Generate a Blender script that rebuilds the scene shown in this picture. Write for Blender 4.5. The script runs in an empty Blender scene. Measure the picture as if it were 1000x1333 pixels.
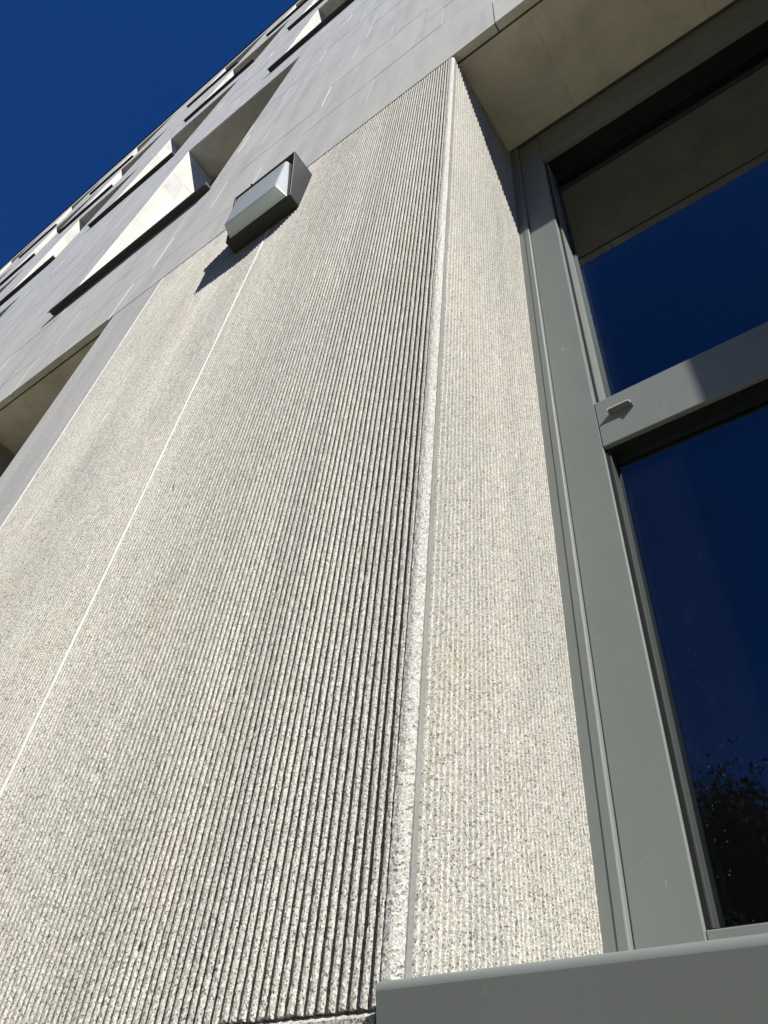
import bpy, bmesh, math, random
import numpy as np
from mathutils import Vector, Matrix, Quaternion

random.seed(7)
RNG = np.random.default_rng(7)
D = bpy.data
SC = bpy.context.scene
COL = SC.collection

# ---------------------------------------------------------------- camera, sky, sun, exposure
S = 0.5                    # metres per facade unit (one unit = camera to facade)
EYE = 1.55                 # camera height above the pavement


def W(x, y, z):
    """facade units -> world metres: x right, y into the building (1 = wall face), z above the eye"""
    return (S * x, S * (y - 1.0), S * z + EYE)


RIGHT = Vector((0.8096731, 0.58109451, 0.08221098))
UP = Vector((0.38008549, -0.62593809, 0.68098203))
FWD = Vector((-0.4471739, 0.52012563, 0.72767083))
cam = D.cameras.new('camera')
cam.sensor_fit = 'VERTICAL'
cam.sensor_height = 36.0
cam.lens = 978.81 / 1333.0 * 36.0
cam.clip_start = 0.02
cam.clip_end = 2000
cam_o = D.objects.new('camera', cam)
COL.objects.link(cam_o)
m = Matrix((RIGHT, UP, -FWD)).transposed().to_4x4()
m.translation = Vector(W(0, 0, 0))
cam_o.matrix_world = m
SC.camera = cam_o

SUN = Vector((1.98, -1.0, 1.9)).normalized()
world = D.worlds.new('World')
SC.world = world
world.use_nodes = True
wn = world.node_tree
bg = wn.nodes['Background']
sky = wn.nodes.new('ShaderNodeTexSky')
sky.sky_type = 'NISHITA'
sky.sun_disc = False
sky.sun_elevation = math.asin(SUN.z)
sky.sun_rotation = math.atan2(SUN.x, SUN.y)
sky.altitude = 2500
sky.air_density = 1.0
sky.dust_density = 0.2
sky.ozone_density = 4.0
sat = wn.nodes.new('ShaderNodeHueSaturation')
sat.inputs['Saturation'].default_value = 1.275
tint = wn.nodes.new('ShaderNodeMix')          # the deep polarised blue of the photograph, the same over the whole sky
tint.data_type = 'RGBA'
tint.blend_type = 'MULTIPLY'
tint.inputs[0].default_value = 1.0
tint.inputs[7].default_value = (1.0, 0.77, 1.02, 1)
wn.links.new(sky.outputs[0], sat.inputs['Color'])
wn.links.new(sat.outputs[0], tint.inputs[6])
wn.links.new(tint.outputs[2], bg.inputs['Color'])
bg.inputs['Strength'].default_value = 0.077

sun = D.lights.new('sun', 'SUN')
sun.energy = 4.6
sun.angle = math.radians(0.5)
sun.color = (1.0, 0.965, 0.885)
sun_o = D.objects.new('sun', sun)
COL.objects.link(sun_o)
sun_o.rotation_euler = SUN.to_track_quat('Z', 'Y').to_euler()
sun_o.location = (10, -10, 40)

SC.view_settings.view_transform = 'Standard'
SC.view_settings.look = 'None'
SC.view_settings.exposure = 0.5
SC.view_settings.gamma = 1.0
SC.view_settings.use_curve_mapping = False


# ---------------------------------------------------------------- materials
class NT:
    def __init__(self, name):
        self.m = D.materials.new(name)
        self.m.use_nodes = True
        self.t = self.m.node_tree
        self.b = self.t.nodes['Principled BSDF']
        self.geo = None

    def n(self, typ, ins=None, **props):
        nd = self.t.nodes.new(typ)
        for k, v in props.items():
            setattr(nd, k, v)
        for k, v in (ins or {}).items():
            self.put(nd.inputs[k], v)
        return nd

    def put(self, sock, v):
        if isinstance(v, bpy.types.NodeSocket):
            self.t.links.new(v, sock)
        elif isinstance(v, bpy.types.Node):
            self.t.links.new(v.outputs[0], sock)
        else:
            sock.default_value = v

    def pos(self, scale=(1, 1, 1)):
        if self.geo is None:
            self.geo = self.n('ShaderNodeNewGeometry')
        mp = self.n('ShaderNodeMapping', {'Vector': self.geo.outputs['Position'], 'Scale': scale})
        return mp.outputs[0]

    def noise(self, scale, detail=3, rough=0.55, vec=None):
        return self.n('ShaderNodeTexNoise', {'Vector': vec or self.pos(), 'Scale': scale, 'Detail': detail,
                                             'Roughness': rough}).outputs['Fac']

    def ramp(self, fac, stops):
        r = self.n('ShaderNodeValToRGB', {'Fac': fac})
        el = r.color_ramp.elements
        while len(el) < len(stops):
            el.new(0.5)
        for e, (p, c) in zip(el, stops):
            e.position = p
            e.color = (c, c, c, 1) if isinstance(c, (int, float)) else (*c, 1)
        return r.outputs[0]

    def mix(self, fac, a, b, mode='MIX'):
        mx = self.n('ShaderNodeMix', data_type='RGBA', blend_type=mode)
        self.put(mx.inputs[0], fac)
        for i, v in ((6, a), (7, b)):
            self.put(mx.inputs[i], (*v, 1) if isinstance(v, tuple) and len(v) == 3 else v)
        return mx.outputs[2]

    def math(self, op, a, b=0.0):
        q = self.n('ShaderNodeMath', operation=op)
        self.put(q.inputs[0], a)
        self.put(q.inputs[1], b)
        return q.outputs[0]

    def bump(self, h, dist, strength=1.0):
        b = self.n('ShaderNodeBump', {'Height': h, 'Distance': dist, 'Strength': strength})
        self.put(self.b.inputs['Normal'], b.outputs[0])

    def base(self, c, rough=0.8, spec=0.3):
        self.put(self.b.inputs['Base Color'], (*c, 1) if isinstance(c, tuple) else c)
        self.put(self.b.inputs['Roughness'], rough)
        self.b.inputs['Specular IOR Level'].default_value = spec
        return self.m


def granite(name, light, mid, dark, bump=0.0009, contrast=1.0, rust=True):
    t = NT(name)
    v1 = t.n('ShaderNodeTexVoronoi', {'Vector': t.pos(), 'Scale': 680.0, 'Randomness': 1.0}, feature='F1')
    g = t.n('ShaderNodeSeparateColor', {'Color': v1.outputs['Color']}).outputs[0]
    col = t.ramp(g, [(0.0, dark), (0.07, dark), (0.11, mid), (0.48, mid), (0.62, light), (1.0, light)])
    n2 = t.noise(620, 3, 0.65)
    col = t.mix(0.85, col, t.ramp(n2, [(0.32, 0.38), (0.5, 0.86), (0.66, 1.12)]), 'MULTIPLY')
    big = t.noise(3.2, 4, 0.6, t.pos((1, 1, 0.35)))
    col = t.mix(0.8, col, t.ramp(big, [(0.3, (0.80, 0.80, 0.81)), (0.62, (1.0, 0.995, 0.98))]), 'MULTIPLY')
    band = t.noise(1.0, 3, 0.55, t.pos((5.5, 5.5, 0.16)))
    col = t.mix(0.9, col, t.ramp(band, [(0.32, 0.82), (0.62, 1.02)]), 'MULTIPLY')
    if rust:
        rs = t.noise(5.5, 3, 0.6, t.pos((1, 1, 0.6)))
        col = t.mix(t.ramp(rs, [(0.58, 0.0), (0.78, 0.38)]), col, (0.96, 0.86, 0.66), 'MULTIPLY')
    n3 = t.noise(300, 3, 0.65)
    n4 = t.noise(900, 2, 0.6)
    h = t.math('ADD', n3, t.math('MULTIPLY', n4, 0.35))
    t.bump(h, bump, contrast)
    return t.base(col, 0.75, 0.35)


def slab_stone(name, c, var=0.07):
    t = NT(name)
    geo = t.n('ShaderNodeNewGeometry')
    isl = t.ramp(geo.outputs['Random Per Island'], [(0.0, 1 - var), (1.0, 1.0)])
    st = t.noise(2.6, 5, 0.6, t.pos((1.0, 1.0, 0.45)))
    cl = t.ramp(st, [(0.28, (c[0] * .86, c[1] * .87, c[2] * .89)), (0.55, c), (0.8, (c[0] * 1.06, c[1] * 1.05, c[2] * 1.03))])
    rotv = t.n('ShaderNodeMapping', {'Vector': t.pos(), 'Rotation': (0, math.radians(38), 0), 'Scale': (9, 9, 0.9)}).outputs[0]
    vein = t.noise(1.0, 4, 0.65, rotv)
    col = t.mix(0.5, cl, t.ramp(vein, [(0.33, 0.74), (0.5, 0.95), (0.68, 1.12)]), 'MULTIPLY')
    col = t.mix(1.0, col, isl, 'MULTIPLY')
    spk = t.noise(420, 2, 0.5)
    col = t.mix(0.35, col, t.ramp(spk, [(0.35, 0.86), (0.6, 1.03)]), 'MULTIPLY')
    t.bump(t.noise(160, 4, 0.6), 0.0004)
    return t.base(col, 0.6, 0.3)


def paint(name, c, rough=0.42, spec=0.45, dirt=0.12):
    t = NT(name)
    d = t.noise(6, 5, 0.65, t.pos((1, 1, 0.4)))
    col = t.mix(1.0, c, t.ramp(d, [(0.3, 1 - dirt), (0.7, 1.0)]), 'MULTIPLY')
    sc = t.noise(70, 2, 0.5, t.pos((1.5, 1, 0.35)))
    col = t.mix(t.ramp(sc, [(0.745, 0.0), (0.76, 0.55)]), col, (min(1, c[0] * 1.7), min(1, c[1] * 1.7), min(1, c[2] * 1.7)))
    t.bump(t.noise(700, 2, 0.5), 0.00002)
    return t.base(col, t.ramp(d, [(0.3, rough + .12), (0.7, rough)]), spec)


def plain(name, c, rough=0.7, spec=0.3, bump=None):
    t = NT(name)
    d = t.noise(14, 4, 0.6)
    col = t.mix(1.0, c, t.ramp(d, [(0.3, 0.85), (0.7, 1.05)]), 'MULTIPLY')
    if bump:
        t.bump(t.noise(bump[0], 3, 0.6), bump[1])
    return t.base(col, rough, spec)


def glass(name, tint, refl_ior=1.95, dust=True):
    t = NT(name)
    tr = t.n('ShaderNodeBsdfTransparent', {'Color': (*tint, 1)})
    gl = t.n('ShaderNodeBsdfGlossy', {'Color': (0.85, 0.93, 1.0, 1), 'Roughness': 0.012})
    wob = t.n('ShaderNodeBump', {'Height': t.noise(1.6, 2, 0.5), 'Distance': 0.004, 'Strength': 0.25})
    t.put(gl.inputs['Normal'], wob.outputs[0])
    fr = t.n('ShaderNodeFresnel', {'IOR': refl_ior})
    gm = t.n('ShaderNodeNewGeometry')
    facing = t.math('MULTIPLY', fr.outputs[0], t.math('SUBTRACT', 1.0, gm.outputs['Backfacing']))   # only the outer skin mirrors
    mx = t.n('ShaderNodeMixShader', {0: facing, 1: tr.outputs[0], 2: gl.outputs[0]})
    out = mx
    if dust:
        sp = t.n('ShaderNodeTexVoronoi', {'Vector': t.pos(), 'Scale': 150.0}, feature='F1')
        size = t.n('ShaderNodeSeparateColor', {'Color': sp.outputs['Color']})
        patch = t.noise(7, 5, 0.7)
        smear = t.noise(22, 5, 0.75, t.pos((1.9, 1, 0.45)))
        zz = t.n('ShaderNodeSeparateXYZ', {'Vector': t.geo.outputs['Position']}).outputs['Z']
        low = t.ramp(t.math('SUBTRACT', zz, 1.7), [(0.14, 1.0), (0.42, 0.25), (0.75, 0.10)])      # dirt gathers over the sill
        d0 = t.math('LESS_THAN', sp.outputs['Distance'], t.math('MULTIPLY', t.math('POWER', size.outputs[0], 5.0), 0.26))
        dots = t.math('MULTIPLY', d0, t.ramp(patch, [(0.46, 0.0), (0.70, 0.40)]))
        sm = t.math('MULTIPLY', t.ramp(smear, [(0.55, 0.0), (0.82, 0.10)]), t.ramp(patch, [(0.42, 0.1), (0.65, 1.0)]))
        amt = t.math('ADD', t.math('MULTIPLY', t.math('ADD', dots, sm), low), 0.004)
        df = t.n('ShaderNodeBsdfDiffuse', {'Color': (0.55, 0.55, 0.52, 1)})
        out = t.n('ShaderNodeMixShader', {0: amt, 1: mx.outputs[0], 2: df.outputs[0]})
    t.put(t.t.nodes['Material Output'].inputs['Surface'], out.outputs[0])
    return t.m


M = {
    'granite': granite('ribbed_granite', (0.78, 0.76, 0.69), (0.54, 0.525, 0.475), (0.18, 0.175, 0.163)),
    'granite_fine': granite('fine_margin_granite', (0.76, 0.74, 0.685), (0.60, 0.585, 0.54), (0.27, 0.26, 0.25), 0.0010, 1.0, False),
    'granite_flat': granite('flat_granite', (0.88, 0.87, 0.82), (0.72, 0.715, 0.68), (0.40, 0.395, 0.38), 0.0004, 0.8, False),
    'slab': slab_stone('pale_limestone', (0.775, 0.765, 0.69), 0.08),
    'soffit': slab_stone('soffit_stone', (0.78, 0.725, 0.61), 0.03),
    'mortar': plain('pale_mortar', (0.66, 0.65, 0.62), 0.9, 0.1, (500, 0.0004)),
    'bead': plain('white_sealant', (0.70, 0.69, 0.66), 0.7, 0.2, (300, 0.0004)),
    'sealant': plain('grey_sealant', (0.30, 0.295, 0.28), 0.8, 0.2, (600, 0.0003)),
    'backing': plain('dark_backing', (0.30, 0.30, 0.29), 0.9, 0.1),
    'paint': paint('grey_green_paint', (0.212, 0.234, 0.222)),
    'sillpaint': paint('grey_sill_paint', (0.33, 0.375, 0.34), 0.4),
    'beadpaint': paint('dark_bead_paint', (0.05, 0.056, 0.051)),
    'cap': plain('sunlit_rim_grey', (0.6, 0.6, 0.58), 0.4, 0.4),  # pale tone carries the sunlight on the drain cap's edge
    'gasket_and_shade': plain('black_rubber_and_shade', (0.012, 0.012, 0.013), 0.6, 0.3),  # rubber seals, and the painted shade above each pane
    'bronze': plain('dark_bronze_metal', (0.055, 0.05, 0.044), 0.5, 0.4),
    'steel': plain('grey_steel', (0.42, 0.43, 0.44), 0.4, 0.5),
    'housing': plain('charcoal_lamp_metal', (0.021, 0.023, 0.024), 0.45, 0.5, (900, 0.00008)),
    'glass': glass('window_glass', (0.6, 0.65, 0.68)),
    'innerglass': glass('inner_window_glass', (0.35, 0.38, 0.4), 1.55, False),
    'upglass': glass('upper_window_glass', (0.2, 0.23, 0.25), 1.7, False),
    'room': plain('dark_room', (0.035, 0.035, 0.036), 0.9, 0.1),
    'asphalt': plain('asphalt', (0.05, 0.05, 0.052), 0.9, 0.2, (120, 0.003)),
    'paving': plain('pale_paving', (0.225, 0.208, 0.13), 0.85, 0.2, (60, 0.002)),
    'earth': plain('dry_earth', (0.12, 0.115, 0.06), 0.95, 0.1, (8, 0.02)),
    'bark': plain('bark', (0.09, 0.07, 0.05), 0.9, 0.1, (60, 0.006)),
    'leaf': plain('leaf_green', (0.04, 0.06, 0.022), 0.9, 0.08),
    'white': plain('white_reflector', (0.8, 0.8, 0.78), 0.5, 0.4),
}
t = NT('frosted_prism_glass')
rib = t.n('ShaderNodeTexWave', {'Vector': t.pos(), 'Scale': 90.0, 'Distortion': 0.0}, bands_direction='X')
bmp = t.n('ShaderNodeBump', {'Height': rib.outputs['Fac'], 'Distance': 0.0006, 'Strength': 0.4})
t.base((0.86, 0.9, 0.9), 0.18, 0.5)
t.put(t.b.inputs['Normal'], bmp.outputs[0])
trl = t.n('ShaderNodeBsdfTranslucent', {'Color': (0.85, 0.92, 0.92, 1)})
mxl = t.n('ShaderNodeMixShader', {0: 0.45, 1: t.b.outputs[0], 2: trl.outputs[0]})
t.put(t.t.nodes['Material Output'].inputs['Surface'], mxl.outputs[0])
M['lens'] = t.m


# ---------------------------------------------------------------- mesh helpers
def link(name, me, mat, parent=None):
    o = D.objects.new(name, me)
    COL.objects.link(o)
    if mat is not None:
        me.materials.append(M[mat])
    if parent is not None:
        o.parent = parent
    return o


def empty(name, loc=(0, 0, 0)):
    o = D.objects.new(name, None)
    COL.objects.link(o)
    o.location = loc
    o.empty_display_size = 0.1
    return o


def tag(o, label=None, cat=None, group=None, kind=None):
    if label: o['label'] = label
    if cat: o['category'] = cat
    if group: o['group'] = group
    if kind: o['kind'] = kind
    return o


class MB:
    """collects polygons in facade units"""
    def __init__(self):
        self.v = []
        self.f = []

    def poly(self, pts):
        i = len(self.v)
        self.v += [W(*p) for p in pts]
        self.f.append(tuple(range(i, i + len(pts))))

    def hexa(self, p):
        """p: 8 points, bottom 4 counter clockwise from above, then top 4"""
        i = len(self.v)
        self.v += [W(*q) for q in p]
        for q in ((3, 2, 1, 0), (4, 5, 6, 7), (0, 1, 5, 4), (1, 2, 6, 5), (2, 3, 7, 6), (3, 0, 4, 7)):
            self.f.append(tuple(i + k for k in q))
        return self

    def box(self, x0, x1, y0, y1, z0, z1):
        return self.hexa([(x0, y0, z0), (x1, y0, z0), (x1, y1, z0), (x0, y1, z0),
                          (x0, y0, z1), (x1, y0, z1), (x1, y1, z1), (x0, y1, z1)])

    def build(self, name, mat, parent=None, bevel=0.0, seg=2):
        me = D.meshes.new(name)
        me.from_pydata(self.v, [], self.f)
        if bevel > 0:
            bm = bmesh.new()
            bm.from_mesh(me)
            bmesh.ops.bevel(bm, geom=list(bm.edges), offset=bevel * S, segments=seg, affect='EDGES', profile=0.5)
            bm.to_mesh(me)
            bm.free()
        me.update()
        return link(name, me, mat, parent)


def bx(name, mat, parent, x0, x1, y0, y1, z0, z1, bevel=0.0, seg=2):
    return MB().box(x0, x1, y0, y1, z0, z1).build(name, mat, parent, bevel, seg)


def grid_mesh(name, P, mat, parent, smooth=False):
    """P: (rows, cols, 3) world coordinates"""
    r, c, _ = P.shape
    me = D.meshes.new(name)
    me.vertices.add(r * c)
    me.vertices.foreach_set('co', P.reshape(-1).astype(np.float32))
    a = (np.arange(r - 1)[:, None] * c + np.arange(c - 1)[None, :]).reshape(-1)
    q = np.stack([a, a + 1, a + 1 + c, a + c], 1).reshape(-1).astype(np.int32)
    n = len(a)
    me.loops.add(n * 4)
    me.loops.foreach_set('vertex_index', q)
    me.polygons.add(n)
    me.polygons.foreach_set('loop_start', np.arange(n, dtype=np.int32) * 4)
    me.polygons.foreach_set('loop_total', np.full(n, 4, dtype=np.int32))
    me.update(calc_edges=True)
    if not smooth:
        me.shade_flat()
    return link(name, me, mat, parent)


PITCH = 0.0205
DEPTH = 0.0135


def zrows(z0, z1, k=0.0045, mx=0.06):
    z = [z0]
    while z[-1] < z1:
        z.append(z[-1] + min(mx, k * (1 + z[-1] ** 2)))
    z[-1] = z1
    return np.array(z)


def smooth_noise(r, c, kr=1):
    n = RNG.normal(size=(r, c))
    for _ in range(kr):
        n = n + np.roll(n, 1, 0)
    return n / n.std()


def ribbed(name, u0, u1, z0, z1, place, parent, k=0.0045, label=None):
    """corrugated granite sheet; place(u, depth, z) -> facade units"""
    nr = max(1, round((u1 - u0) / PITCH))
    p = (u1 - u0) / nr
    prof = [(0.02, 1.0), (0.31, 1.0), (0.385, 0.32), (0.425, 0.06), (0.53, -0.02), (0.67, -0.02), (0.80, 0.01), (0.90, 0.12), (0.97, 0.95)]
    tt = np.array([a for a, _ in prof])
    dd = np.array([b for _, b in prof])
    npf = len(prof)
    us = (np.arange(nr)[:, None] + tt[None, :]).reshape(-1) * p + u0
    ds = np.tile(dd, nr) * DEPTH
    zz = zrows(z0, z1, k)
    R, C = len(zz), len(us)
    top = np.tile(dd < 0.5, nr)[None, :]
    edge = np.tile((dd > 0.04) & (dd < 0.5), nr)[None, :]
    ribw = np.repeat(RNG.normal(size=nr) * 0.0006, npf)[None, :]
    wob = np.repeat(smooth_noise(R, nr, 9) * 0.00028, npf, axis=1)
    chipz = np.repeat(np.clip(smooth_noise(R, nr, 2) - 1.7, 0, 2) * 0.0016, npf, axis=1)
    nz = np.abs(smooth_noise(R, C, 1)) * 0.00055 * top + smooth_noise(R, C) * 0.00012
    chip = (RNG.random((R, C)) < 0.05) * edge * RNG.random((R, C)) * 0.0032
    pit = (RNG.random((R, C)) < 0.015) * top * RNG.random((R, C)) * 0.004
    dep = ds[None, :] + nz + chip + pit + chipz * top + ribw
    U = us[None, :] + wob + RNG.normal(size=(R, C)) * 0.0002
    Z = zz[:, None] + RNG.normal(size=(R, C)) * 0.0006
    # fold the rim back into the wall
    Z[0] = z0 + np.abs(RNG.normal(size=C)) * 0.004
    Z[-1] = z1
    def rim(a): return np.concatenate([a[:1], a, a[-1:]], 0)
    U, Z, dep = rim(U), rim(Z), rim(dep)
    dep[0] = 0.03
    dep[-1] = 0.03
    x, y, z = place(U, dep, Z)
    P = np.stack([S * x + 0 * Z, S * (y - 1.0) + 0 * Z, S * z + EYE + 0 * U], -1)
    o = grid_mesh(name, P, 'granite', parent)
    if label:
        o['label'] = label
    return o


def strip(name, pts, z0, z1, mat, parent, jit=0.0006, chip=0.0, k=0.006, smooth=False):
    """vertical moulding: polyline of (x, y) points swept from z0 to z1 with a rough surface"""
    zz = zrows(z0, z1, k)
    pts = np.array(pts)
    R, C = len(zz), len(pts)
    X = np.tile(pts[:, 0], (R, 1)) + RNG.normal(size=(R, C)) * jit
    Y = np.tile(pts[:, 1], (R, 1)) + RNG.normal(size=(R, C)) * jit
    if chip:
        mk = (RNG.random((R, C)) < 0.12) * RNG.random((R, C)) * chip
        X -= mk
        Y += mk * 0.6
    Z = np.tile(zz[:, None], (1, C))
    P = np.stack([S * X, S * (Y - 1), S * Z + EYE], -1)
    return grid_mesh(name, P, mat, parent, smooth)


# ---------------------------------------------------------------- setting: ground
def sheet(name, mat, x0, x1, y0, y1, z, th=None):
    me = D.meshes.new(name)
    if th is None:
        me.from_pydata([(x0, y0, z), (x1, y0, z), (x1, y1, z), (x0, y1, z)], [], [(0, 1, 2, 3)])
    else:
        v = [(a, b, c) for c in (z - th, z) for a, b in ((x0, y0), (x1, y0), (x1, y1), (x0, y1))]
        me.from_pydata(v, [], [(3, 2, 1, 0), (4, 5, 6, 7), (0, 1, 5, 4), (1, 2, 6, 5), (2, 3, 7, 6), (3, 0, 4, 7)])
    o = link(name, me, mat)
    o['kind'] = 'structure'
    return o


sheet('ground', 'earth', -900, 900, -900, 900, -0.13)
sheet('road', 'asphalt', -300, 300, -11.0, -3.6, -0.12)
sheet('pavement', 'paving', -300, 300, -3.6, 0.6, 0.0, 0.125)
sheet('far_pavement', 'asphalt', -300, 300, -13.0, -11.0, 0.0, 0.125)

# ---------------------------------------------------------------- the building
BZ0 = 5.94                      # underside of the stone cladding above the ground floor
ROOF = 41.2
PITCHZ = 8.2
WIN = {0: [(-6.87, -4.05), (-15.15, -12.33), (-23.3, -20.5), (0.6, 3.4)],
       1: [(-5.2, -2.4), (-10.85, -8.05), (-15.15, -12.25), (-20.9, -18.1), (-29, -26.2), (2.0, 4.8)],
       2: [(-6.6, -3.8), (-10.9, -8.0), (-17.3, -14.45), (-21.65, -18.75), (-27.6, -24.8), (-1.0, 1.8)],
       3: [(-9.6, -6.8), (-14.0, -11.2), (-20.3, -17.45), (-25.65, -22.8), (-31.2, -28.35), (-4.0, -1.2)]}
OPEN = []
for r, lst in WIN.items():
    zs = 8.5 + PITCHZ * r
    for a, b in lst:
        OPEN.append((a, b, zs, zs + 6.45))

bld = empty('office_building', W(-2, 1, -EYE / S))
bld_loc = Vector(bld.location)
tag(bld, 'pale stone office building with ribbed granite ground floor pier and staggered deep windows', 'building')
PARENT_INV = Matrix.Translation(-bld_loc)


def own(o):
    """parts keep world coordinates in their meshes"""
    if o.parent is bld:
        o.matrix_parent_inverse = PARENT_INV
    return o


def subtract(rects, hole):
    out = []
    a, b, c, d = hole
    for (x0, x1, z0, z1) in rects:
        if b <= x0 or a >= x1 or d <= z0 or c >= z1:
            out.append((x0, x1, z0, z1))
            continue
        if x0 < a: out.append((x0, a, z0, z1))
        if b < x1: out.append((b, x1, z0, z1))
        m0, m1 = max(x0, a), min(x1, b)
        if z0 < c: out.append((m0, m1, z0, c))
        if d < z1: out.append((m0, m1, d, z1))
    return out


# backing behind the cladding
XL, XR = -48.0, 9.0
rects = [(XL, XR, BZ0 + 0.10, ROOF)]
for h in OPEN:
    rects = subtract(rects, h)
mb = MB()
for (x0, x1, z0, z1) in rects:
    mb.box(x0, x1, 1.028, 1.30, z0, z1)
mb.box(XL, XR, 2.4, 2.6, BZ0 + 0.4, ROOF - 0.05)
mb.box(XL, XR, 1.31, 12, ROOF - 0.04, ROOF - 0.02)
mb.box(XR, XR + 0.1, 1.0, 12, -EYE / S, ROOF)
facade = own(mb.build('facade_wall', 'mortar', bld))

# slabs
COURSE = 0.72
slabs = []
k = 0
z = BZ0
seed_joint = {0: [-4.40, -2.55, -0.41], 1: [-8.3, -7.0, -5.65, -4.13, -2.9, -1.57, -0.2], 2: [-6.1, -4.6, -3.6, -2.40, -0.87],
              3: [-5.2, -3.4, -2.3, -1.08], 4: [-7.1, -5.1, -3.3, -1.55], 5: [-9.6, -8.17, -3.9, -2.12, -0.6]}
while z < ROOF - 0.1:
    z1 = min(z + COURSE, ROOF)
    js = list(seed_joint.get(k, []))
    if not js:
        js = [random.uniform(-3, -1.5)]
    while js[0] > XL + 2.6:
        js.insert(0, js[0] - random.uniform(1.1, 2.4))
    while js[-1] < XR - 2.6:
        js.append(js[-1] + random.uniform(1.1, 2.4))
    xs = [XL] + js + [XR]
    for a, b in zip(xs[:-1], xs[1:]):
        g = random.choice([0.002, 0.002, 0.003, 0.004, 0.006, 0.008])
        rc = [(a + g, b - g * 0.4, z + 0.0025, z1 - 0.0025)]
        for h in OPEN:
            rc = subtract(rc, h)
        rc = [q for q in rc if q[1] - q[0] > 0.02 and q[3] - q[2] > 0.02]
        if rc:
            slabs.append((rc, random.uniform(-0.0018, 0.0018)))
    z = z1
    k += 1


def in_view(rc):
    x0, x1, z0, z1 = rc[0]
    c = Vector(((x0 + x1) / 2, 1.0, (z0 + z1) / 2))
    d = c.dot(FWD)
    if d <= 0: return None
    px, py = c.dot(RIGHT) / d, c.dot(UP) / d
    if abs(px) > 0.62 or abs(py) > 0.8: return None
    return c.length


vis = sorted([(in_view(s[0]), i) for i, s in enumerate(slabs) if in_view(s[0]) is not None])
single = {i for _, i in vis[:255]}
rest = MB()
for i, (rc, dy) in enumerate(slabs):
    for (x0, x1, z0, z1) in rc:
        tgt = MB() if i in single else rest
        tgt.box(x0, x1, 0.997 + dy, 1.027 if z0 > BZ0 + 0.1 else 1.055, z0, z1)
        if i in single:
            tgt.build('stone_slab', 'slab', facade)
rest.build('far_stone_slabs', 'slab', facade)['kind'] = 'stuff'

# parapet coping
own(bx('coping', 'bronze', bld, XL, XR, 0.93, 1.6, ROOF + 0.005, ROOF + 0.1))

# ------------------------------------------------ upper windows
def upper_window(a, b, zs, zh, near):
    yb = 1.74
    fr = MB()
    fr.box(a, a + 0.12, yb - 0.1, yb + 0.1, zs, zh)
    fr.box(b - 0.12, b, yb - 0.1, yb + 0.1, zs, zh)
    fr.box(a + 0.121, b - 0.121, yb - 0.1, yb + 0.1, zh - 0.16, zh)
    fr.box(a + 0.121, b - 0.121, yb - 0.1, yb + 0.1, zs, zs + 0.16)
    fr.box(a + 0.121, b - 0.121, yb - 0.098, yb + 0.098, zs + 2.0, zs + 2.2)
    w = own(fr.build('window', 'paint', bld))
    bx('pane', 'upglass', w, a + 0.1, b - 0.1, yb + 0.01, yb + 0.03, zs + 0.05, zh - 0.05)
    bx('room_backing', 'room', w, a - 0.2, b + 0.2, yb + 0.5, yb + 0.52, zs - 0.2, zh + 0.2)  # dark sheet in the room colour, standing in for the interior
    # reveal stones: left and right jambs in courses, head in two pieces
    zc = [zs]
    kk = math.ceil((zs - BZ0) / COURSE + 0.15)
    while BZ0 + kk * COURSE < zh - 0.12:
        zc.append(BZ0 + kk * COURSE)
        kk += 1
    zc.append(zh)
    for z0, z1 in zip(zc[:-1], zc[1:]):
        j = random.uniform(-0.0015, 0.0015)
        bx('jamb_slab', 'slab', w, a - 0.05, a + 0.0 + j, 1.0295, yb - 0.101, z0 + 0.004, z1 - 0.004)
        bx('jamb_slab', 'slab', w, b + j, b + 0.05, 1.0295, yb - 0.101, z0 + 0.004, z1 - 0.004)
    mid = a + (b - a) * random.uniform(0.4, 0.6)
    bx('head_slab', 'soffit', w, a - 0.05, mid - 0.004, 1.0295, yb + 0.1, zh + 0.001, zh + 0.06)
    bx('head_slab', 'soffit', w, mid + 0.004, b + 0.05, 1.0295, yb + 0.1, zh + 0.001, zh + 0.06)
    sl = MB()
    s0, s1 = a - 0.02, b + 0.05
    sl.box(s0, s1, 0.925, yb - 0.102, zs + 0.002, zs + 0.045)
    sl.box(s0, s1, 0.915, 0.925, zs - 0.035, zs + 0.05)
    so = sl.build('sill', 'bronze', w)
    return w


for r, lst in WIN.items():
    for a, b in lst:
        zs = 8.5 + PITCHZ * r
        upper_window(a, b, zs, zs + 6.45, True)

# ------------------------------------------------ ground floor: piers
PX1 = -0.725                    # right corner of the pier
PX0 = -4.33
ZB = 0.300                      # bottom of the ribbed stone
ZT = BZ0 - 0.012


def pier(x0, x1, first):
    core = MB()
    core.box(x0 + 0.036, x1 - 0.036, 1.034, 1.86, -EYE / S + 0.004, BZ0 + 0.2)
    core.box(x0 - 0.0, x1 + 0.0, 0.9925, 1.80, -EYE / S + 0.004, ZB - 0.05)
    p = own(core.build('pier', 'granite_flat', bld))
    return p


pr = pier(PX0, PX1, True)
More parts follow.
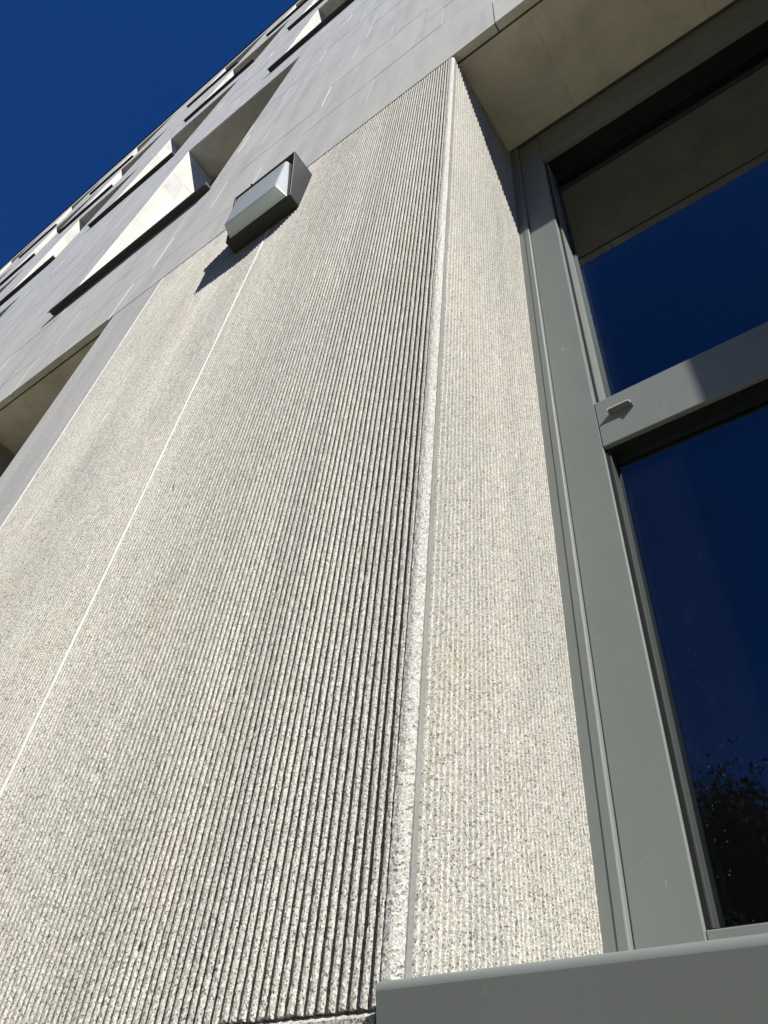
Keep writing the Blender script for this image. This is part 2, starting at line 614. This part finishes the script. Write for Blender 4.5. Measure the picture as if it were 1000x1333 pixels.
# sloped weathering on top of the plinth
zc = zrows(PX0, PX1 - 0.03, 0.02, 0.02)
mb = MB()
mb.hexa([(PX0, 0.9935, ZB - 0.06), (PX1 - 0.035, 0.9935, ZB - 0.06), (PX1 - 0.035, 1.03, ZB - 0.06), (PX0, 1.03, ZB - 0.06),
         (PX0, 0.9935, ZB - 0.012), (PX1 - 0.035, 0.9935, ZB - 0.012), (PX1 - 0.035, 1.03, ZB + 0.010), (PX0, 1.03, ZB + 0.010)])
mb.build('plinth_cap', 'granite', pr)
J2, J3 = -2.195, -3.668
front = lambda u, d, zz: (u, 1.0 + d, zz)
side = lambda u, d, zz: (PX1 - d - 0.001, u, zz)
ribbed('ribbed_panel', J2 + 0.007, -0.7605, ZB, ZT, front, pr)
ribbed('ribbed_panel', J3 + 0.007, J2 - 0.007, ZB, ZT, front, pr, 0.006)
ribbed('return_panel', 1.036, 1.775, ZB, ZT, side, pr, 0.0045, 'ribbed granite return face turned to the sun')
# corner margin: smooth arris between the last groove and the joint
strip('corner_margin', [(-0.7605, 1.03), (-0.7600, 1.0015), (-0.7565, 0.9995), (-0.7525, 0.9998), (-0.7475, 1.0006), (-0.7430, 1.0022), (-0.7380, 1.0066), (-0.7335, 1.0118), (-0.7300, 1.0165), (-0.7300, 1.019), (-0.745, 1.03)],
      ZB, ZT, 'granite_fine', pr, 0.0004, 0.0035, 0.0045)
strip('corner_joint', [(-0.750, 1.0190), (-0.7335, 1.0195), (-0.7330, 1.0215), (-0.7290, 1.0218), (-0.7286, 1.0285), (-0.7288, 1.0365), (-0.74, 1.0375)], ZB, ZT, 'sealant', pr, 0.00025)
# sealed vertical joints
for xj in (J2, J3):
    strip('joint_bead', [(xj - 0.0075, 1.02), (xj - 0.0065, 1.002), (xj - 0.003, 0.9995), (xj + 0.001, 0.9995), (xj + 0.0045, 1.003), (xj + 0.0075, 1.011), (xj + 0.0075, 1.02)],
          ZB, ZT, 'bead', pr, 0.0004)
bx('smooth_panel', 'granite_flat', pr, PX0, J3 - 0.008, 1.001, 1.033, ZB, ZT, 0.003)
bx('left_return', 'granite_flat', pr, PX0 + 0.0005, PX0 + 0.034, 1.0335, 1.80, ZB, ZT)

# pier to the right of the window, and the one beyond the left window
RX0 = 1.43
p2 = own(MB().box(RX0, RX0 + 3.6, 1.034, 1.86, -EYE / S + 0.004, BZ0 + 0.2).build('pier', 'granite_flat', bld))
ribbed('ribbed_panel', RX0 + 0.03, RX0 + 1.50, ZB, ZT, front, p2, 0.02)
ribbed('ribbed_panel', RX0 + 1.52, RX0 + 3.0, ZB, ZT, front, p2, 0.03)
bx('corner_margin', 'granite', p2, RX0, RX0 + 0.029, 1.0, 1.0335, ZB, ZT)
bx('plinth', 'granite_flat', p2, RX0 - 0.01, RX0 + 3.61, 0.985, 1.0335, -EYE / S + 0.004, ZB - 0.003)
LX1 = -6.55
p3 = own(MB().box(LX1 - 3.6, LX1 - 0.036, 1.034, 1.86, -EYE / S + 0.004, BZ0 + 0.2).build('pier', 'granite_flat', bld))
ribbed('ribbed_panel', LX1 - 1.5, LX1 - 0.03, ZB, ZT, front, p3, 0.03)
ribbed('return_panel', 1.034, 1.775, ZB, ZT, lambda u, d, zz: (LX1 - d - 0.001, u, zz), p3, 0.03)
bx('smooth_panel', 'granite_flat', p3, LX1 - 3.6, LX1 - 1.51, 1.0, 1.033, ZB, ZT)

# ------------------------------------------------ soffits over the two ground floor openings
def soffit(x0, x1, joints, depth_end):
    s = own(bx('soffit', 'backing', bld, x0 + 0.001, x1 - 0.001, 1.056, 2.3, BZ0 + 0.072, BZ0 + 0.2))
    xs = [x0] + joints + [x1]
    for a, b in zip(xs[:-1], xs[1:]):
        bx('soffit_panel', 'soffit', s, a + 0.0006, b - 0.0006, 1.070, depth_end, BZ0 + 0.001, BZ0 + 0.071, 0.001, 1)
    return s


soffit(PX1 - 0.034, RX0, [-0.2, 0.75], 1.765)
soffit(LX1 - 0.034, PX0, [-5.3], 1.765)


# ------------------------------------------------ ground floor windows
def big_window(x0, x1, main):
    yf = 1.790
    w = own(MB().box(x0 + 0.0625, x0 + 0.222, yf, 1.985, 0.30, BZ0 + 0.015).build('window', 'paint', bld, 0.0035))
    bx('frame_jamb', 'paint', w, x1 - 0.222, x1 - 0.0625, yf, 1.985, 0.30, BZ0 + 0.015, 0.0035)
    fl = strip('flashing', [(x0 - 0.02, 1.7745), (x0 + 0.033, 1.7735), (x0 + 0.0335, 1.7705), (x0 + 0.056, 1.7700), (x0 + 0.0585, 1.7712), (x0 + 0.0605, 1.7745), (x0 + 0.061, 1.80), (x0 + 0.05, 1.9)],
               0.30, BZ0 + 0.01, 'paint', w, 0.00005, 0, 0.05)
    bx('flashing', 'paint', w, x1 - 0.061, x1 + 0.02, 1.772, 1.9, 0.30, BZ0 + 0.01, 0.003)
    a, b = x0 + 0.2225, x1 - 0.2225
    bx('head_frame', 'paint', w, a, b, yf + 0.001, 1.98, 5.46, 5.62, 0.0035)
    bx('head_box', 'paint', w, a, b, yf - 0.004, 1.98, 5.622, BZ0 + 0.012, 0.0035)
    bx('transom', 'paint', w, a, b, yf - 0.002, 1.98, 2.282, 2.562, 0.0035)
    bx('bottom_rail', 'paint', w, a, b, yf + 0.002, 1.98, 0.30, 0.617, 0.0035)
    for (z0, z1, gy, gf) in ((0.617, 2.282, 1.856, 1.803), (2.562, 5.46, 1.9285, 1.825)):
        # gasket, glazing bead and pane of each light
        g = MB()
        g.box(a - 0.0005, a + 0.007, gf, gy - 0.012, z0, z1)
        g.box(b - 0.007, b + 0.0005, gf, gy - 0.012, z0, z1)
        g.box(a + 0.008, b - 0.008, gf + 0.005, gy - 0.003, z1 - 0.010, z1 + 0.0005)  # wide black strip under transom and head: shade put in as colour
        g.box(a + 0.008, b - 0.008, gf + 0.005, gy - 0.003, z0 - 0.0005, z0 + 0.006)
        g.build('gasket_and_shade', 'gasket_and_shade', w)
        bx('glazing_bead', 'paint' if gy > 1.9 else 'beadpaint', w, a + 0.0072, a + 0.016, gf + 0.007, gy - 0.0005, z0 + 0.0065, z1 - 0.011, 0.002)
        bx('glazing_bead', 'beadpaint', w, b - 0.016, b - 0.0072, gf + 0.007, gy - 0.0005, z0 + 0.0065, z1 - 0.011, 0.002)
        bx('pane', 'glass', w, a + 0.004, b - 0.004, gy, gy + 0.012, z0 + 0.002, z1 - 0.002)
        bx('pane', 'innerglass', w, a + 0.004, b - 0.004, gy + 0.04, gy + 0.05, z0 + 0.002, z1 - 0.002)
    rm = MB()
    rm.box(x0 - 0.5, x1 + 0.5, 5.0, 5.05, -2.0, 7.0)
    rm.box(x0 - 0.55, x0 - 0.5, 1.99, 5.0, -2.0, 7.0)
    rm.box(x1 + 0.5, x1 + 0.55, 1.99, 5.0, -2.0, 7.0)
    rm.box(x0 - 0.5, x1 + 0.5, 1.99, 5.0, 6.3, 6.35)
    rm.box(x0 - 0.5, x1 + 0.5, 1.99, 5.0, -2.05, -2.0)
    rm.build('room_lining', 'room', w)
    # sill: rounded nose, front face leaning in towards its foot
    prof = [(1.80, 0.345), (1.02, 0.326)]
    for i in range(13):
        th = math.radians(90 * i / 12)
        prof.append((0.976 - 0.016 * math.sin(th), 0.308 + 0.016 * math.cos(th)))
    prof += [(0.998, 0.13), (1.03, 0.125), (1.80, 0.125)]
    e0 = x0 - 0.010
    e1 = x1 + 0.010
    n = len(prof)
    mbx = MB()
    v = [W(e0, y, zz) for y, zz in prof] + [W(e1, y, zz) for y, zz in prof]
    mbx.v = v
    mbx.f = [(i, (i + 1) % n, n + (i + 1) % n, n + i) for i in range(n)] + [tuple(range(n)), tuple(range(2 * n - 1, n - 1, -1))]
    so = mbx.build('sill', 'paint', w)
    bmm = bmesh.new(); bmm.from_mesh(so.data); bmesh.ops.recalc_face_normals(bmm, faces=bmm.faces); bmm.to_mesh(so.data); bmm.free()
    if main:
        # drainage cap on the transom: a thin visor with a rounded right end, seen from below
        cz, x_0, x_1, yp = 2.458, -0.452, -0.357, yf - 0.002
        out = [(x_0, cz - 0.010), (x_0 + 0.0005, cz - 0.002), (x_0 + 0.004, cz), (x_1 - 0.018, cz), (x_1 - 0.008, cz - 0.003), (x_1 - 0.002, cz - 0.010), (x_1, cz - 0.024)]
        def offs(d): return [(x_0 + d, cz - 0.010), (x_0 + d, cz - d), (x_0 + d + 0.002, cz - d), (x_1 - 0.018, cz - d), (x_1 - 0.010, cz - 0.003 - d), (x_1 - 0.003 - d, cz - 0.012), (x_1 - d, cz - 0.024)]
        for nm, mt, d, ya, yb2 in (('drain_cap', 'paint', 0.006, yp, yp - 0.0215), ('drain_cap_lit_rim', 'cap', 0.0045, yp - 0.0218, yp - 0.025)):  # pale rim: the sunlit edge is put into its colour
            inn = offs(d)
            c = MB()
            n = len(out)
            for i in range(n - 1):
                A, B, A2, B2 = out[i], out[i + 1], inn[i], inn[i + 1]
                c.hexa([(A[0], yb2, A[1]), (A2[0], yb2, A2[1]), (A2[0], ya, A2[1]), (A[0], ya, A[1]),
                        (B[0], yb2, B[1]), (B2[0], yb2, B2[1]), (B2[0], ya, B2[1]), (B[0], ya, B[1])])
            o = c.build(nm, mt, w)
            bmm = bmesh.new(); bmm.from_mesh(o.data); bmesh.ops.remove_doubles(bmm, verts=bmm.verts, dist=1e-6)
            bmesh.ops.recalc_face_normals(bmm, faces=bmm.faces); bmm.to_mesh(o.data); bmm.free()
    return w


big_window(PX1, RX0, True)
big_window(LX1, PX0, False)

# ------------------------------------------------ wall lamp
lamp = empty('wall_lamp', W(-2.214, 1.0, 5.27))
tag(lamp, 'square charcoal wall lamp with a frosted glass lens fixed to the ribbed granite pier', 'lamp')
LINV = Matrix.Translation(-Vector(lamp.location))


def lown(o):
    o.matrix_parent_inverse = LINV
    return o


lx0, lx1, lz0, lz1 = -2.510, -1.918, 4.968, 5.560
yb, yt, ybk = 0.902, 0.802, 0.999
th = 0.016
h = MB()
h.hexa([(lx0, yb, lz0), (lx1, yb, lz0), (lx1, ybk, lz0), (lx0, ybk, lz0),
        (lx0, yb - 0.001, lz0 + th), (lx1, yb - 0.001, lz0 + th), (lx1, ybk, lz0 + th), (lx0, ybk, lz0 + th)])
h.box(lx0, lx1, yt, ybk, lz1 - th, lz1)
for xa, xb in ((lx0, lx0 + th), (lx1 - th, lx1)):
    h.hexa([(xa, yb, lz0 + th + .0005), (xb, yb, lz0 + th + .0005), (xb, ybk, lz0 + th + .0005), (xa, ybk, lz0 + th + .0005),
            (xa, yt + 0.001, lz1 - th - .0005), (xb, yt + 0.001, lz1 - th - .0005), (xb, ybk, lz1 - th - .0005), (xa, ybk, lz1 - th - .0005)])
h.box(lx0 + th + .001, lx1 - th - .001, 0.975, 0.998, lz0 + th + .001, lz1 - th - .001)
hs = lown(h.build('housing', 'housing', lamp, 0.0035))
# lens: truncated pyramid in front of the housing
a0, a1, b0, b1 = lx0 + 0.020, lx1 - 0.024, lz0 + 0.018, lz1 - 0.050
y0b, y0t = 0.897, 0.858
yfb, yft = 0.818, 0.806
ln = MB()
ln.hexa([(a0 + 0.022, yfb, b0 + 0.055), (a1 - 0.048, yfb, b0 + 0.055), (a1, y0b + .05, b0), (a0, y0b + .05, b0),
         (a0 + 0.022, yft, b1 - 0.01), (a1 - 0.048, yft, b1 - 0.01), (a1, y0t + .05, b1), (a0, y0t + .05, b1)])
lo = lown(ln.build('lens', 'lens', lamp, 0.012, 3))
rf = lown(bx('reflector', 'white', lamp, a0 + 0.03, a1 - 0.03, 0.955, 0.973, b0 + 0.03, b1 - 0.03))
for xs in (lx0 + 0.05, lx1 - 0.05):
    mbs = MB()
    mbs.box(xs - 0.004, xs + 0.004, 0.937, 0.945, lz0 - 0.003, lz0 + 0.002)
    lown(mbs.build('screw', 'bronze', lamp, 0.002))
mbs = MB().box(lx0 + 0.165, lx0 + 0.18, 0.795, 0.815, lz1 - 0.004, lz1 + 0.008)
lown(mbs.build('catch', 'housing', lamp, 0.002))


# ---------------------------------------------------------------- trees over the road (mirrored in the window)
def tree(x, y, ht, rad, label):
    tr = empty('street_tree', (x, y, -0.13))
    tag(tr, label, 'tree', 'trees over the road')
    inv = Matrix.Translation(-Vector((x, y, -0.13)))
    bm = bmesh.new()

    def limb(p0, p1, r0, r1):
        d = Vector(p1) - Vector(p0)
        q = d.to_track_quat('Z', 'Y')
        ring = []
        for (p, r) in ((p0, r0), (p1, r1)):
            ring.append([bm.verts.new(Vector(p) + q @ Vector((r * math.cos(a), r * math.sin(a), 0))) for a in [i * math.pi / 4 for i in range(8)]])
        for i in range(8):
            bm.faces.new((ring[0][i], ring[0][(i + 1) % 8], ring[1][(i + 1) % 8], ring[1][i]))
    limb((x, y, -0.13), (x + .1, y, ht * .3), .2, .15)
    limb((x + .1, y, ht * .3), (x, y + .1, ht * .8), .15, .05)
    tips = []
    for i in range(9):
        a = i * 2.4
        zb = ht * random.uniform(.28, .6)
        p1 = (x + rad * .75 * math.cos(a), y + rad * .75 * math.sin(a), zb + ht * random.uniform(.12, .28))
        limb((x + .05, y, zb), p1, .07, .025)
        tips.append(Vector(p1))
    me = D.meshes.new('trunk')
    bm.to_mesh(me)
    bm.free()
    link('trunk', me, 'bark', tr).matrix_parent_inverse = inv
    n = 120000
    clumps = [Vector((x, y, ht * .6))] + tips + [Vector((x + random.gauss(0, rad * .45), y + random.gauss(0, rad * .45), random.uniform(ht * .22, ht * .92))) for _ in range(110)]
    vs, fs = [], []
    for i in range(n):
        c = random.choice(clumps)
        p = c + Vector((random.gauss(0, 1), random.gauss(0, 1), random.gauss(0, .8))) * rad * .15
        q = Quaternion((random.gauss(0, 1), random.gauss(0, 1), random.gauss(0, 1), random.gauss(0, 1))).normalized()
        s = random.uniform(.045, .085)
        b = len(vs)
        for u, v2 in ((-1, 0), (0, -.5), (1, 0), (0, .5)):
            vs.append(p + q @ Vector((u * s, v2 * s, 0.1 * s * abs(u))))
        fs.append((b, b + 1, b + 2, b + 3))
    me = D.meshes.new('crown')
    me.from_pydata(vs, [], fs)
    link('crown', me, 'leaf', tr).matrix_parent_inverse = inv
    return tr


protos = [tree(-3.2, -15.2, 9.6, 2.9, 'leafy green tree in the row across the road, mirrored in the window glass'),
          tree(1.4, -15.6, 9.3, 3.0, 'leafy green tree in the row across the road, mirrored in the window glass')]
for i, xx in enumerate((-26, -21.5, -17, -12.4, -7.8, 6.0, 10.4, 15.0, 19.6, 24.0)):
    src = protos[i % 2]
    c = src.copy()
    COL.objects.link(c)
    c.location = (xx, -15.4 + random.uniform(-.6, .6), -0.13)
    c.rotation_euler = (0, 0, random.uniform(0, 6.28))
    sc = random.uniform(0.92, 1.12)
    c.scale = (sc, sc, sc)
    for ch in src.children:
        d = ch.copy()
        COL.objects.link(d)
        d.parent = c
        d.matrix_parent_inverse = ch.matrix_parent_inverse
